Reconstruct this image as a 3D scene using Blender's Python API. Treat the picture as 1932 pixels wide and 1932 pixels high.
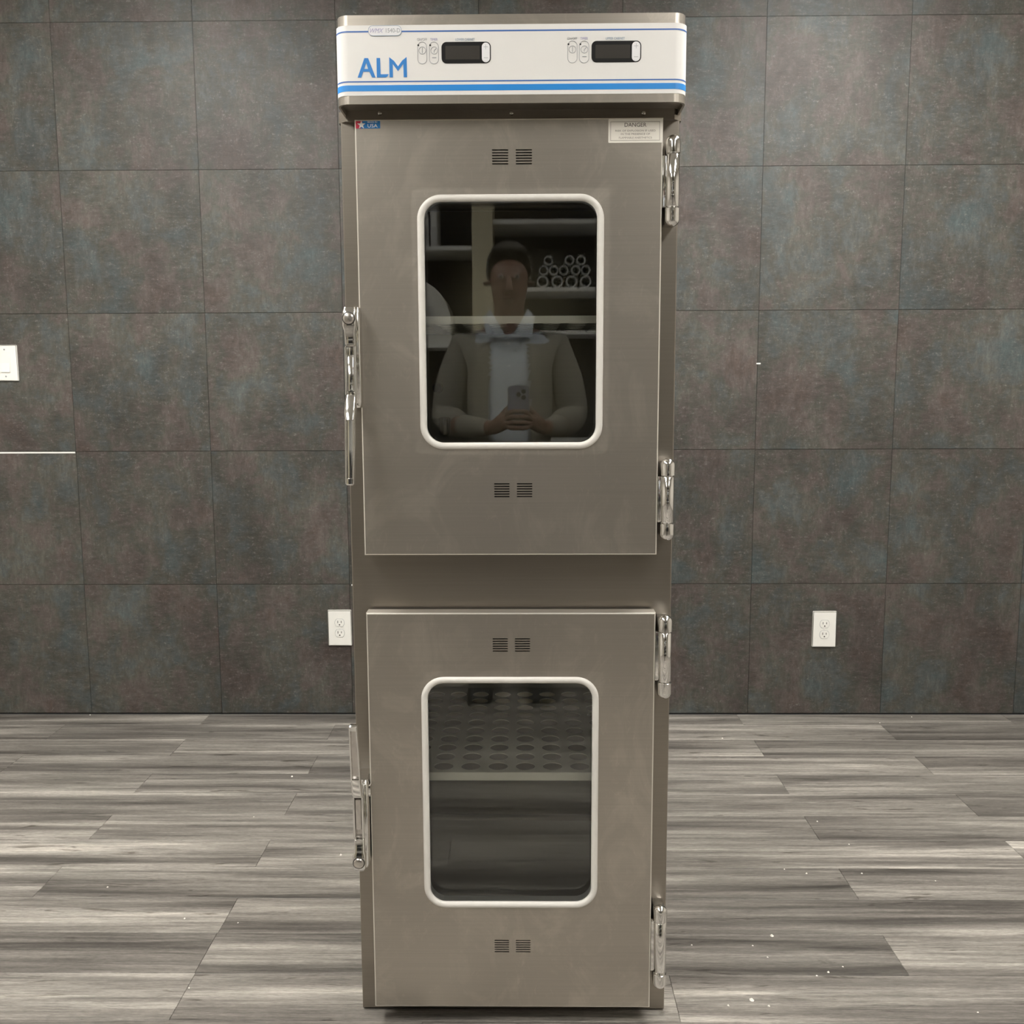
import bpy, bmesh, math, random
from mathutils import Vector, Matrix, Euler
from mathutils.geometry import tessellate_polygon

for o in list(bpy.data.objects):
    bpy.data.objects.remove(o, do_unlink=True)
scene = bpy.context.scene
C = scene.collection
PI = math.pi
random.seed(7)

# ------------------------------------------------------------------ camera
CAM_H, FPX = 1.2188, 1800.0
PITCH, ROLL, YAW = 0.12572, 0.0038, 0.01251
CM = Matrix.Rotation(YAW, 3, 'Z') @ Matrix.Rotation(-PITCH, 3, 'X') @ Matrix.Rotation(ROLL, 3, 'Y')
cam_d = bpy.data.cameras.new('camera')
cam_d.sensor_width = 36.0
cam_d.lens = 36.0 * FPX / 1932.0
cam_d.clip_start = 0.05
cam = bpy.data.objects.new('camera', cam_d)
C.objects.link(cam)
r_, f_, u_ = CM.col[0], CM.col[1], CM.col[2]
mw = Matrix.Identity(4)
for i in range(3):
    mw[i][0], mw[i][1], mw[i][2] = r_[i], u_[i], -f_[i]
mw[2][3] = CAM_H
cam.matrix_world = mw
scene.camera = cam

def at(x, y, Y):
    """point on the plane at depth Y that the photo shows at pixel x, y"""
    d = CM @ Vector(((x - 966) / FPX, 1, -(y - 966) / FPX))
    t = Y / d.y
    return Vector((t * d.x, Y, CAM_H + t * d.z))

# ------------------------------------------------------------------ world, exposure
w = bpy.data.worlds.new('world')
scene.world = w
w.use_nodes = True
w.node_tree.nodes['Background'].inputs[0].default_value = (0.05, 0.05, 0.05, 1)
w.node_tree.nodes['Background'].inputs[1].default_value = 0.3
vs = scene.view_settings
vs.view_transform = 'Standard'
vs.look = 'None'
vs.gamma = 1.0
vs.use_curve_mapping = False
vs.exposure = 1.32
cy = scene.cycles
cy.max_bounces = 8
cy.diffuse_bounces = 4
cy.glossy_bounces = 5
cy.transparent_max_bounces = 16
cy.blur_glossy = 2.0
cy.sample_clamp_indirect = 1.5
LIGHT_NEAR = 15.0     # ceiling panels beside the cabinet
LIGHT_FILL = 10.5      # added fill panels above the photographer, for the cabinet front and floor
LIGHT_FAR = 2.0       # ceiling panels behind the photographer
CEIL = 2.9

# ------------------------------------------------------------------ materials
def new_mat(name):
    m = bpy.data.materials.new(name)
    m.use_nodes = True
    nt = m.node_tree
    b = nt.nodes['Principled BSDF']
    return m, nt, b

def N(nt, typ, **kw):
    n = nt.nodes.new(typ)
    for k, v in kw.items():
        if k.startswith('i_'):
            key = k[2:]
            key = int(key) if key.isdigit() else key.replace('_', ' ')
            n.inputs[key].default_value = v
        else:
            setattr(n, k, v)
    return n

def plain(name, col, rough=0.5, metal=0.0, noise=0.0, nscale=30, spec=0.5, bump=0.0):
    m, nt, b = new_mat(name)
    b.inputs['Roughness'].default_value = rough
    b.inputs['Metallic'].default_value = metal
    b.inputs['Specular IOR Level'].default_value = spec
    tc = N(nt, 'ShaderNodeNewGeometry')
    nz = N(nt, 'ShaderNodeTexNoise', i_Scale=nscale, i_Detail=4.0)
    nt.links.new(tc.outputs['Position'], nz.inputs['Vector'])
    mx = N(nt, 'ShaderNodeMix', data_type='RGBA')
    k = max(noise, 0.02)
    mx.inputs[6].default_value = tuple(c * (1 - k) for c in col) + (1,)
    mx.inputs[7].default_value = tuple(min(1, c * (1 + k)) for c in col) + (1,)
    nt.links.new(nz.outputs[0], mx.inputs[0])
    nt.links.new(mx.outputs[2], b.inputs['Base Color'])
    if bump:
        bp = N(nt, 'ShaderNodeBump', i_Strength=bump, i_Distance=0.002)
        nt.links.new(nz.outputs[0], bp.inputs['Height'])
        nt.links.new(bp.outputs[0], b.inputs['Normal'])
    return m

def ramp(nt, stops, src):
    r = N(nt, 'ShaderNodeValToRGB')
    els = r.color_ramp.elements
    while len(els) < len(stops):
        els.new(0.5)
    for e, (p, c) in zip(els, stops):
        e.position = p
        e.color = c if len(c) == 4 else tuple(c) + (1,)
    nt.links.new(src, r.inputs[0])
    return r

def mapped(nt, scale, offset_random=0.0):
    g = N(nt, 'ShaderNodeNewGeometry')
    src = g.outputs['Position']
    if offset_random:
        oi = N(nt, 'ShaderNodeObjectInfo')
        mul = N(nt, 'ShaderNodeVectorMath', operation='SCALE')
        mul.inputs[0].default_value = (offset_random, offset_random * 0.7, offset_random * 1.3)
        nt.links.new(oi.outputs['Random'], mul.inputs['Scale'])
        ad = N(nt, 'ShaderNodeVectorMath', operation='ADD')
        nt.links.new(src, ad.inputs[0])
        nt.links.new(mul.outputs[0], ad.inputs[1])
        src = ad.outputs[0]
    mp = N(nt, 'ShaderNodeMapping')
    mp.inputs['Scale'].default_value = scale
    nt.links.new(src, mp.inputs['Vector'])
    return mp.outputs[0]

def noise(nt, vec, scale=1.0, detail=6.0, rough=0.6, dist=0.0):
    n = N(nt, 'ShaderNodeTexNoise', i_Scale=scale, i_Detail=detail, i_Roughness=rough, i_Distortion=dist)
    nt.links.new(vec, n.inputs['Vector'])
    return n.outputs[0]

def mixc(nt, fac, a, b, mode='MIX'):
    m = N(nt, 'ShaderNodeMix', data_type='RGBA', blend_type=mode)
    for sock, v in ((0, fac), (6, a), (7, b)):
        if hasattr(v, 'is_linked'):
            nt.links.new(v, m.inputs[sock])
        else:
            m.inputs[sock].default_value = v if sock == 0 else (tuple(v) + (1,) if len(v) == 3 else v)
    return m.outputs[2]

def steel(name, col, rough, var=0.08, scuff=0.0, metal=1.0, bump=0.04):
    """brushed stainless steel: fine grain along x, cloudy wiping marks, light scuffs"""
    m, nt, b = new_mat(name)
    b.inputs['Metallic'].default_value = metal
    brush = noise(nt, mapped(nt, (3, 3, 300)), 1.0, 3, 0.6)
    cloud = noise(nt, mapped(nt, (3.2, 3.2, 2.2)), 1.0, 5, 0.55, 0.6)
    c1 = mixc(nt, cloud, tuple(c * (1 - var) for c in col), tuple(c * (1 + var) for c in col))
    c2 = mixc(nt, brush, tuple(c * 1.05 for c in (1, 1, 1)), tuple(c * 0.90 for c in (1, 1, 1)))
    c3 = mixc(nt, 1.0, c1, c2, 'MULTIPLY')
    if scuff:
        wipe = noise(nt, mapped(nt, (7, 7, 5)), 1.0, 5, 0.6, 2.2)
        fine = noise(nt, mapped(nt, (60, 60, 25)), 1.0, 4, 0.7, 1.2)
        a = ramp(nt, [(0.50, (1,) * 3), (0.66, (1 + scuff,) * 3)], wipe)
        f = ramp(nt, [(0.58, (1,) * 3), (0.74, (1 + scuff * 0.8,) * 3)], fine)
        c3 = mixc(nt, 1.0, c3, a.outputs[0], 'MULTIPLY')
        c3 = mixc(nt, 1.0, c3, f.outputs[0], 'MULTIPLY')
    nt.links.new(c3, b.inputs['Base Color'])
    b.inputs['Roughness'].default_value = rough
    if bump:
        bp = N(nt, 'ShaderNodeBump', i_Strength=bump, i_Distance=0.0006)
        nt.links.new(brush, bp.inputs['Height'])
        nt.links.new(bp.outputs[0], b.inputs['Normal'])
    return m

M = {}
M['steel'] = steel('stainless_steel', (0.445, 0.41, 0.36), 0.33, scuff=0.14, metal=0.84)
M['steel_body'] = steel('stainless_steel_body', (0.345, 0.312, 0.272), 0.34, bump=0.0, metal=0.92)
M['residue'] = steel('dulled_steel', (0.445, 0.41, 0.36), 0.37, scuff=0.17, metal=0.82)
M['steel_side'] = steel('stainless_steel_side', (0.48, 0.44, 0.385), 0.52, bump=0.0, metal=0.8)
M['steel_edge'] = plain('highlit_steel_edge', (0.86, 0.83, 0.76), 0.30, 0.75, 0.03)  # door edge colour raised far above the steel to paint its bright highlight
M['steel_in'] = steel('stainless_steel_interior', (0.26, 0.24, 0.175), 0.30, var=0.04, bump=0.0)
M['chrome'] = plain('chrome', (0.80, 0.79, 0.77), 0.09, 1.0, 0.03, 60)
M['chrome_worn'] = plain('worn_chrome', (0.62, 0.59, 0.56), 0.26, 1.0, 0.25, 90)
M['black'] = plain('black_rubber_and_vent_shade', (0.012, 0.011, 0.010), 0.6)
M['gasket'] = plain('white_window_gasket', (0.72, 0.70, 0.66), 0.42, 0, 0.04, 40)
M['panel'] = plain('control_overlay', (0.76, 0.75, 0.73), 0.38, 0, 0.02)
M['blue'] = plain('print_bright_blue', (0.02, 0.24, 0.66), 0.4)
M['navy'] = plain('print_navy_blue', (0.045, 0.14, 0.42), 0.4)
M['logo'] = plain('print_logo_blue', (0.035, 0.22, 0.60), 0.4)
M['greyprint'] = plain('print_grey', (0.36, 0.37, 0.39), 0.5)
M['violetprint'] = plain('print_violet_grey', (0.42, 0.40, 0.58), 0.5)
M['tealprint'] = plain('print_teal_grey', (0.30, 0.38, 0.48), 0.5)
M['display'] = plain('display_bezel', (0.016, 0.016, 0.017), 0.22)
M['screen'] = plain('display_screen', (0.045, 0.042, 0.038), 0.15)
M['button'] = plain('button_white', (0.80, 0.80, 0.82), 0.4)
M['red'] = plain('print_red', (0.55, 0.02, 0.06), 0.4)
M['sticker_blue'] = plain('print_sticker_blue', (0.01, 0.20, 0.56), 0.4)
M['lip'] = plain('shelf_lip_enamel', (0.95, 0.94, 0.84), 0.35)
M['white'] = plain('print_white', (0.85, 0.85, 0.83), 0.4)
M['label'] = plain('label_cream', (0.78, 0.75, 0.68), 0.45, 0, 0.04, 60)
M['ink'] = plain('label_ink', (0.10, 0.09, 0.08), 0.6)
M['ink2'] = plain('label_ink_faded', (0.30, 0.27, 0.24), 0.6)
M['shelf'] = plain('shelf_enamel', (0.92, 0.90, 0.78), 0.40, 0, 0.02, 25)
M['plate'] = plain('wall_plate_white', (0.88, 0.875, 0.83), 0.35)
M['slot'] = plain('slot_dark', (0.05, 0.045, 0.04), 0.6)
M['grout'] = plain('joint_dark', (0.05, 0.047, 0.043), 0.9)  # dark backing colour in the tile and plank joints
M['paint'] = plain('wall_paint', (0.55, 0.52, 0.47), 0.8, 0, 0.05, 3)
M['ceilpaint'] = plain('ceiling_paint', (0.70, 0.69, 0.66), 0.85)
M['rack_dark'] = plain('rack_back_dark', (0.015, 0.014, 0.013), 0.8)
M['rack_beige'] = plain('rack_post_beige', (0.55, 0.50, 0.36), 0.5)
M['shelf_white'] = plain('rack_shelf_white', (0.82, 0.82, 0.80), 0.4)
M['machine'] = plain('machine_white', (0.75, 0.74, 0.70), 0.4)
M['machine_dark'] = plain('machine_dark', (0.03, 0.03, 0.03), 0.4)
M['spacer'] = plain('glass_spacer_metal', (0.50, 0.52, 0.52), 0.4, 0.3)
M['tube'] = plain('tube_grey_plastic', (0.55, 0.56, 0.56), 0.25)
M['binder'] = plain('binder_grey', (0.45, 0.45, 0.46), 0.5)
M['skin'] = plain('skin', (0.15, 0.078, 0.056), 0.5, 0, 0.06, 30)
M['eye'] = plain('eye_white', (0.30, 0.28, 0.26), 0.5)
M['hair'] = plain('hair_dark_grey', (0.05, 0.045, 0.04), 0.6, 0, 0.3, 200)
M['shirt'] = plain('shirt_pale_blue', (0.50, 0.55, 0.62), 0.8, 0, 0.05, 60)
M['knit'] = plain('cardigan_knit', (0.20, 0.19, 0.165), 0.95, 0, 0.45, 160, 0.2, 0.6)
M['trousers'] = plain('trousers_dark', (0.03, 0.03, 0.035), 0.9)
M['shoe'] = plain('shoe_black', (0.02, 0.02, 0.02), 0.4)
M['phone'] = plain('phone_case', (0.16, 0.17, 0.24), 0.3)
M['phone_rim'] = plain('phone_rim', (0.5, 0.5, 0.5), 0.3, 0.8)
M['lens'] = plain('phone_lens', (0.01, 0.01, 0.012), 0.1)
M['crumb'] = plain('white_crumb', (0.85, 0.82, 0.76), 0.8)

# thin window glass: see-through, mirror-like by Fresnel
m, nt, b = new_mat('window_glass')
nt.nodes.remove(b)
out = nt.nodes['Material Output']
tr = N(nt, 'ShaderNodeBsdfTransparent')
tr.inputs[0].default_value = (0.992, 0.996, 0.990, 1)
gl = N(nt, 'ShaderNodeBsdfGlossy', i_Roughness=0.0)
gl.inputs[0].default_value = (1, 1, 1, 1)
fr = N(nt, 'ShaderNodeFresnel', i_IOR=1.41)
mxs = N(nt, 'ShaderNodeMixShader')
nt.links.new(fr.outputs[0], mxs.inputs[0])
nt.links.new(tr.outputs[0], mxs.inputs[1])
nt.links.new(gl.outputs[0], mxs.inputs[2])
nt.links.new(mxs.outputs[0], out.inputs[0])
M['glass'] = m

def emit(name, strength, col=(1.0, 0.97, 0.915)):
    m, nt, b = new_mat(name)
    b.inputs['Base Color'].default_value = (0.8, 0.8, 0.8, 1)
    b.inputs['Emission Color'].default_value = tuple(col) + (1,)
    b.inputs['Emission Strength'].default_value = strength
    return m
M['lamp_near'] = emit('lamp_diffuser_near', LIGHT_NEAR)
M['lamp_fill'] = emit('lamp_diffuser_fill', LIGHT_FILL)
M['lamp_far'] = emit('lamp_diffuser_far', LIGHT_FAR)

# patinated wall tile
m, nt, b = new_mat('wall_tile_patina')
OFF = 23.0
big = noise(nt, mapped(nt, (2.6, 2.6, 2.2), OFF), 1.0, 4, 0.55, 0.4)
patch = noise(nt, mapped(nt, (6.0, 6.0, 5.0), OFF + 11), 1.0, 8, 0.68, 0.2)
patch2 = noise(nt, mapped(nt, (9.0, 9.0, 4.5), OFF + 5), 1.0, 8, 0.70, 0.2)
hst = noise(nt, mapped(nt, (26, 26, 75), OFF), 1.0, 8, 0.82, 0.2)
vst = noise(nt, mapped(nt, (70, 70, 24), OFF), 1.0, 8, 0.82, 0.2)
dash = noise(nt, mapped(nt, (45, 45, 190), OFF + 3), 1.0, 4, 0.7, 0.2)
speck = noise(nt, mapped(nt, (130, 130, 130), OFF), 1.0, 5, 0.75)
hue = ramp(nt, [(0.32, (0.062, 0.079, 0.080)), (0.42, (0.070, 0.075, 0.072)), (0.49, (0.069, 0.067, 0.056)), (0.56, (0.084, 0.071, 0.065)), (0.66, (0.072, 0.055, 0.048))], patch)
c = mixc(nt, 1.0, hue.outputs[0], ramp(nt, [(0.30, (0.72,) * 3), (0.70, (1.26,) * 3)], big).outputs[0], 'MULTIPLY')
c = mixc(nt, 1.0, c, ramp(nt, [(0.33, (0.76,) * 3), (0.50, (0.98,) * 3), (0.68, (1.22,) * 3)], patch2).outputs[0], 'MULTIPLY')
streak = mixc(nt, ramp(nt, [(0.44, (0,) * 3), (0.56, (1,) * 3)], patch2).outputs[0], hst, vst)
c = mixc(nt, 1.0, c, ramp(nt, [(0.34, (0.70,) * 3), (0.50, (0.98,) * 3), (0.66, (1.36,) * 3)], streak).outputs[0], 'MULTIPLY')
c = mixc(nt, 1.0, c, ramp(nt, [(0.30, (0.66,) * 3), (0.42, (1.0,) * 3)], dash).outputs[0], 'MULTIPLY')
pale_speck = mixc(nt, 1.0, ramp(nt, [(0.52, (0,) * 3), (0.68, (1,) * 3)], speck).outputs[0], ramp(nt, [(0.48, (0,) * 3), (0.64, (1,) * 3)], hst).outputs[0], 'MULTIPLY')  # mask of the pale specks in the tile pattern
c = mixc(nt, pale_speck, c, (0.22, 0.21, 0.195))
nt.links.new(c, b.inputs['Base Color'])
b.inputs['Roughness'].default_value = 0.50
b.inputs['Specular IOR Level'].default_value = 0.4
bp = N(nt, 'ShaderNodeBump', i_Strength=0.10, i_Distance=0.0015)
nt.links.new(streak, bp.inputs['Height'])
nt.links.new(bp.outputs[0], b.inputs['Normal'])
M['tile'] = m

# grey wood plank
def plank_mat(name, brick=False):
    m, nt, b = new_mat(name)
    OFF = 41.0
    band = noise(nt, mapped(nt, (0.75, 14, 1), OFF), 1.0, 4, 0.55, 0.35)
    mid = noise(nt, mapped(nt, (2.4, 60, 1), OFF), 1.0, 7, 0.68, 0.7)
    grain = noise(nt, mapped(nt, (9, 260, 1), OFF), 1.0, 6, 0.75, 0.5)
    pores = noise(nt, mapped(nt, (60, 520, 1), OFF), 1.0, 4, 0.7)
    knot = noise(nt, mapped(nt, (4.2, 30, 1), OFF + 5), 1.0, 4, 0.55, 1.6)
    base = ramp(nt, [(0.34, (0.098, 0.089, 0.080)), (0.44, (0.175, 0.161, 0.144)), (0.54, (0.245, 0.228, 0.205)), (0.66, (0.42, 0.392, 0.352))], band)
    c = mixc(nt, 1.0, base.outputs[0], ramp(nt, [(0.30, (0.55,) * 3), (0.46, (0.95,) * 3), (0.54, (1.08,) * 3), (0.70, (1.40,) * 3)], mid).outputs[0], 'MULTIPLY')
    c = mixc(nt, 1.0, c, ramp(nt, [(0.30, (0.58,) * 3), (0.5, (1.0,) * 3), (0.72, (1.36,) * 3)], grain).outputs[0], 'MULTIPLY')
    c = mixc(nt, 1.0, c, ramp(nt, [(0.30, (0.70,) * 3), (0.7, (1.24,) * 3)], pores).outputs[0], 'MULTIPLY')
    c = mixc(nt, 1.0, c, ramp(nt, [(0.63, (1,) * 3), (0.70, (0.48, 0.46, 0.44)), (0.76, (0.30, 0.28, 0.26))], knot).outputs[0], 'MULTIPLY')
    oi = N(nt, 'ShaderNodeObjectInfo')
    c = mixc(nt, 1.0, c, ramp(nt, [(0.0, (0.82,) * 3), (1.0, (1.14,) * 3)], oi.outputs['Random']).outputs[0], 'MULTIPLY')
    nt.links.new(c, b.inputs['Base Color'])
    b.inputs['Roughness'].default_value = 0.48
    b.inputs['Specular IOR Level'].default_value = 0.35
    bp = N(nt, 'ShaderNodeBump', i_Strength=0.18, i_Distance=0.0012)
    nt.links.new(grain, bp.inputs['Height'])
    nt.links.new(bp.outputs[0], b.inputs['Normal'])
    return m
M['plank'] = plank_mat('grey_wood_plank')

# ------------------------------------------------------------------ helpers
def link(name, me, mat=None, parent=None, loc=None):
    o = bpy.data.objects.new(name, me)
    C.objects.link(o)
    if mat is not None and me is not None and not me.materials:
        me.materials.append(M[mat])
    if parent is not None:
        o.parent = parent
    if loc is not None:
        o.location = loc
    return o

def tag(o, label=None, cat=None, group=None, kind=None):
    for k, v in (('label', label), ('category', cat), ('group', group), ('kind', kind)):
        if v:
            o[k] = v
    return o

def thing(name, loc, label, cat, group=None):
    o = bpy.data.objects.new(name, None)
    o.empty_display_size = 0.05
    C.objects.link(o)
    o.location = loc
    return tag(o, label, cat, group)

def mesh_from(bm, name, smooth=None):
    bmesh.ops.recalc_face_normals(bm, faces=bm.faces)
    me = bpy.data.meshes.new(name)
    bm.to_mesh(me)
    bm.free()
    if smooth is not None:
        me.shade_smooth() if hasattr(me, 'shade_smooth') else None
        try:
            me.set_sharp_from_angle(angle=math.radians(smooth))
        except Exception:
            pass
    return me

def bm_box(bm, x0, x1, y0, y1, z0, z1):
    vs_ = [bm.verts.new(p) for p in ((x0, y0, z0), (x1, y0, z0), (x1, y1, z0), (x0, y1, z0), (x0, y0, z1), (x1, y0, z1), (x1, y1, z1), (x0, y1, z1))]
    for q in ((0, 1, 2, 3), (4, 7, 6, 5), (0, 4, 5, 1), (1, 5, 6, 2), (2, 6, 7, 3), (3, 7, 4, 0)):
        bm.faces.new([vs_[i] for i in q])

def box_mesh(name, x0, x1, y0, y1, z0, z1, bevel=0.0, seg=2):
    bm = bmesh.new()
    bm_box(bm, x0, x1, y0, y1, z0, z1)
    if bevel:
        bmesh.ops.bevel(bm, geom=list(bm.edges), offset=bevel, segments=seg, affect='EDGES', profile=0.5)
    return mesh_from(bm, name, 40 if bevel else None)

# All geometry of a thing is modelled in world metres; O shifts it into the thing's own frame.
def box(name, x0, x1, y0, y1, z0, z1, mat, parent=None, bevel=0.0, O=None, seg=2):
    O = O or Vector((0, 0, 0))
    return link(name, box_mesh(name, x0 - O.x, x1 - O.x, y0 - O.y, y1 - O.y, z0 - O.z, z1 - O.z, bevel, seg), mat, parent)

def rrect(x0, x1, z0, z1, r, n=8):
    r = max(0.0, min(r, (x1 - x0) / 2 - 1e-6, (z1 - z0) / 2 - 1e-6))
    if r <= 1e-5:
        return [(x0, z0), (x1, z0), (x1, z1), (x0, z1)]
    pts = []
    for cx, cz, a0 in ((x1 - r, z0 + r, -PI / 2), (x1 - r, z1 - r, 0), (x0 + r, z1 - r, PI / 2), (x0 + r, z0 + r, PI)):
        for i in range(n + 1):
            a = a0 + PI / 2 * i / n
            pts.append((cx + r * math.cos(a), cz + r * math.sin(a)))
    return pts

def circ(cx, cz, r, n=24):
    return [(cx + r * math.cos(2 * PI * i / n), cz + r * math.sin(2 * PI * i / n)) for i in range(n)]

def plate_mesh(name, outer, holes, yf, yb, O=Vector((0, 0, 0)), chamfer=0.0, axis='y', hole_chamfer=True, edge_slot=0):
    """sheet with real openings, front at yf and back at yb.  outer / holes are functions of an inset."""
    bm = bmesh.new()
    s = 1 if yb > yf else -1
    def P(p, y):
        q = Vector((p[0], y, p[1])) if axis == 'y' else Vector((p[0], p[1], y))
        return bm.verts.new(q - O)
    def loops(d):
        return [outer(d)] + [h(-d if hole_chamfer else 0) for h in holes]
    layers = []
    if chamfer:
        layers = [(loops(chamfer), yf), (loops(chamfer * 0.29), yf + s * chamfer * 0.29), (loops(0), yf + s * chamfer), (loops(0), yb)]
    else:
        layers = [(loops(0), yf), (loops(0), yb)]
    rings = []
    for lp, y in layers:
        rings.append([[P(p, y) for p in l] for l in lp])
    for li, (a, b_) in enumerate(zip(rings[:-1], rings[1:])):
        for la, lb in zip(a, b_):
            n = len(la)
            for i in range(n):
                fc = bm.faces.new((la[i], la[(i + 1) % n], lb[(i + 1) % n], lb[i]))
                if edge_slot and la is a[0] and li < len(rings) - 2:
                    fc.material_index = edge_slot
    for k in (0, -1):
        lp = layers[k][0]
        flat = [v for l in rings[k] for v in l]
        tris = tessellate_polygon([[Vector((p[0], p[1], 0)) for p in l] for l in lp])
        for t in tris:
            try:
                bm.faces.new([flat[i] for i in t])
            except ValueError:
                pass
    return mesh_from(bm, name)

def R(x0, x1, z0, z1, r=0.0, n=8):
    return lambda d: rrect(x0 + d, x1 - d, z0 + d, z1 - d, max(0, r - d) if r else 0, n)

def K(cx, cz, r, n=24):
    return lambda d: circ(cx, cz, r - d, n)

def Poly(pts):
    return lambda d: pts

def plate(name, outer, holes, yf, yb, mat, parent=None, O=Vector((0, 0, 0)), chamfer=0.0, axis='y', hole_chamfer=True):
    return link(name, plate_mesh(name, outer, holes, yf, yb, O, chamfer, axis, hole_chamfer), mat, parent)

def prism(name, plan, z0, z1, mat, parent=None, O=Vector((0, 0, 0)), plan_top=None, smooth=35):
    bm = bmesh.new()
    a = [bm.verts.new(Vector((p[0], p[1], z0)) - O) for p in plan]
    b_ = [bm.verts.new(Vector((p[0], p[1], z1)) - O) for p in (plan_top or plan)]
    n = len(a)
    for i in range(n):
        bm.faces.new((a[i], a[(i + 1) % n], b_[(i + 1) % n], b_[i]))
    bm.faces.new(list(reversed(a)))
    bm.faces.new(b_)
    return link(name, mesh_from(bm, name, smooth), mat, parent)

def loft(name, secs, mat, parent=None, O=Vector((0, 0, 0)), r=0.003, n=4):
    """secs: (z, x0, x1, y0, y1) rounded rectangles stacked along z"""
    bm = bmesh.new()
    rings = []
    for z, x0, x1, y0, y1 in secs:
        rr = min(r, (x1 - x0) * 0.49, (y1 - y0) * 0.49)
        rings.append([bm.verts.new(Vector((p[0], p[1], z)) - O) for p in rrect(x0, x1, y0, y1, rr, n)])
    for a, b_ in zip(rings[:-1], rings[1:]):
        k = len(a)
        for i in range(k):
            bm.faces.new((a[i], a[(i + 1) % k], b_[(i + 1) % k], b_[i]))
    bm.faces.new(rings[0])
    bm.faces.new(rings[-1])
    return link(name, mesh_from(bm, name, 45), mat, parent)

def lathe(name, prof, center, mat, parent=None, O=Vector((0, 0, 0)), axis='z', n=28, sy=1.0):
    bm = bmesh.new()
    rings = []
    for r, t in prof:
        ring = []
        for i in range(n):
            a = 2 * PI * i / n
            c_, s_ = max(r, 1e-5) * math.cos(a), max(r, 1e-5) * math.sin(a)
            v = Vector((c_, s_ * sy, t)) if axis == 'z' else Vector((c_, t, s_))
            ring.append(bm.verts.new(Vector(center) + v - O))
        rings.append(ring)
    for a, b_ in zip(rings[:-1], rings[1:]):
        for i in range(n):
            bm.faces.new((a[i], a[(i + 1) % n], b_[(i + 1) % n], b_[i]))
    bm.faces.new(rings[0])
    bm.faces.new(rings[-1])
    return link(name, mesh_from(bm, name, 50), mat, parent)

def tube_loop(name, pts, rw, rd, mat, parent=None, O=Vector((0, 0, 0)), n=10):
    """closed gasket of half-round section following the loop pts (x, z) at depth y"""
    bm = bmesh.new()
    y = pts[1]
    lp = pts[0]
    k = len(lp)
    rings = []
    for i in range(k):
        p0, p1, p2 = Vector(lp[i - 1]), Vector(lp[i]), Vector(lp[(i + 1) % k])
        t = (p2 - p0).normalized()
        nn = Vector((t.y, -t.x))
        ring = []
        for j in range(n):
            a = 2 * PI * j / n
            q = p1 + nn * rw * math.cos(a)
            ring.append(bm.verts.new(Vector((q.x, y + rd * math.sin(a), q.y)) - O))
        rings.append(ring)
    for i in range(k):
        a, b_ = rings[i], rings[(i + 1) % k]
        for j in range(n):
            bm.faces.new((a[j], a[(j + 1) % n], b_[(j + 1) % n], b_[j]))
    return link(name, mesh_from(bm, name, 60), mat, parent)

def text(name, s, x, z, height, yf, mat, parent=None, O=Vector((0, 0, 0)), width=None, align='LEFT', shear=0.0, bold=0.0, depth=0.0003):
    """flat printed lettering: x is left edge or centre, z the baseline, height the capital height"""
    cu = bpy.data.curves.new(name, 'FONT')
    cu.body = s
    cu.size = 1.0
    cu.shear = shear
    cu.offset = bold
    cu.resolution_u = 3
    to = bpy.data.objects.new(name, cu)
    C.objects.link(to)
    dg = bpy.context.evaluated_depsgraph_get()
    me0 = to.evaluated_get(dg).to_mesh()
    co = [v.co.copy() for v in me0.vertices]
    faces = [list(p.vertices) for p in me0.polygons]
    to.evaluated_get(dg).to_mesh_clear()
    bpy.data.objects.remove(to, do_unlink=True)
    xs = [c_.x for c_ in co]
    ys = [c_.y for c_ in co]
    sy = height / max(1e-6, (max(ys) - min(ys)))
    sx = sy if width is None else width / (max(xs) - min(xs))
    cx = min(xs) if align == 'LEFT' else (min(xs) + max(xs)) / 2
    y0 = min(ys)
    verts = [Vector((x + (c_.x - cx) * sx, yf, z + (c_.y - y0) * sy)) - O for c_ in co]
    me = bpy.data.meshes.new(name)
    bm = bmesh.new()
    bv = [bm.verts.new(v) for v in verts]
    for f in faces:
        try:
            bm.faces.new([bv[i] for i in f])
        except ValueError:
            pass
    ext = bmesh.ops.extrude_face_region(bm, geom=list(bm.faces))
    for v in [g for g in ext['geom'] if isinstance(g, bmesh.types.BMVert)]:
        v.co.y -= depth
    return link(name, mesh_from(bm, name), mat, parent)

# ================================================================== SETTING
RX0, RX1, RY0, RY1 = -3.0, 3.0, -2.9, 3.5045
# --- floor with planks
floor = tag(box('floor', RX0, RX1, RY0, RY1, -0.05, -0.0062, 'grout'), kind='structure')
PW, PL, GAP = 0.1517, 1.0, 0.0006
Y_FIRST = 1.721
A_JOIN, B_JOIN = [-2.2, -1.2, -0.2, 0.806, 1.803], [-2.7, -1.7, -0.697, 0.303, 1.308, 2.3]
plank_cache = {}
def plank_mesh(L, W):
    key = (round(L, 3), round(W, 3))
    if key not in plank_cache:
        bm = bmesh.new()
        bm_box(bm, -L / 2, L / 2, -W / 2, W / 2, -0.006, 0)
        top = [e for e in bm.edges if all(v.co.z > -1e-5 for v in e.verts)]
        bmesh.ops.bevel(bm, geom=top, offset=0.0008, segments=1, affect='EDGES')
        me = mesh_from(bm, 'plank')
        me.materials.append(M['plank'])
        plank_cache[key] = me
    return plank_cache[key]
rest = bmesh.new()
k0 = math.ceil((RY0 - Y_FIRST) / PW)
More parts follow.
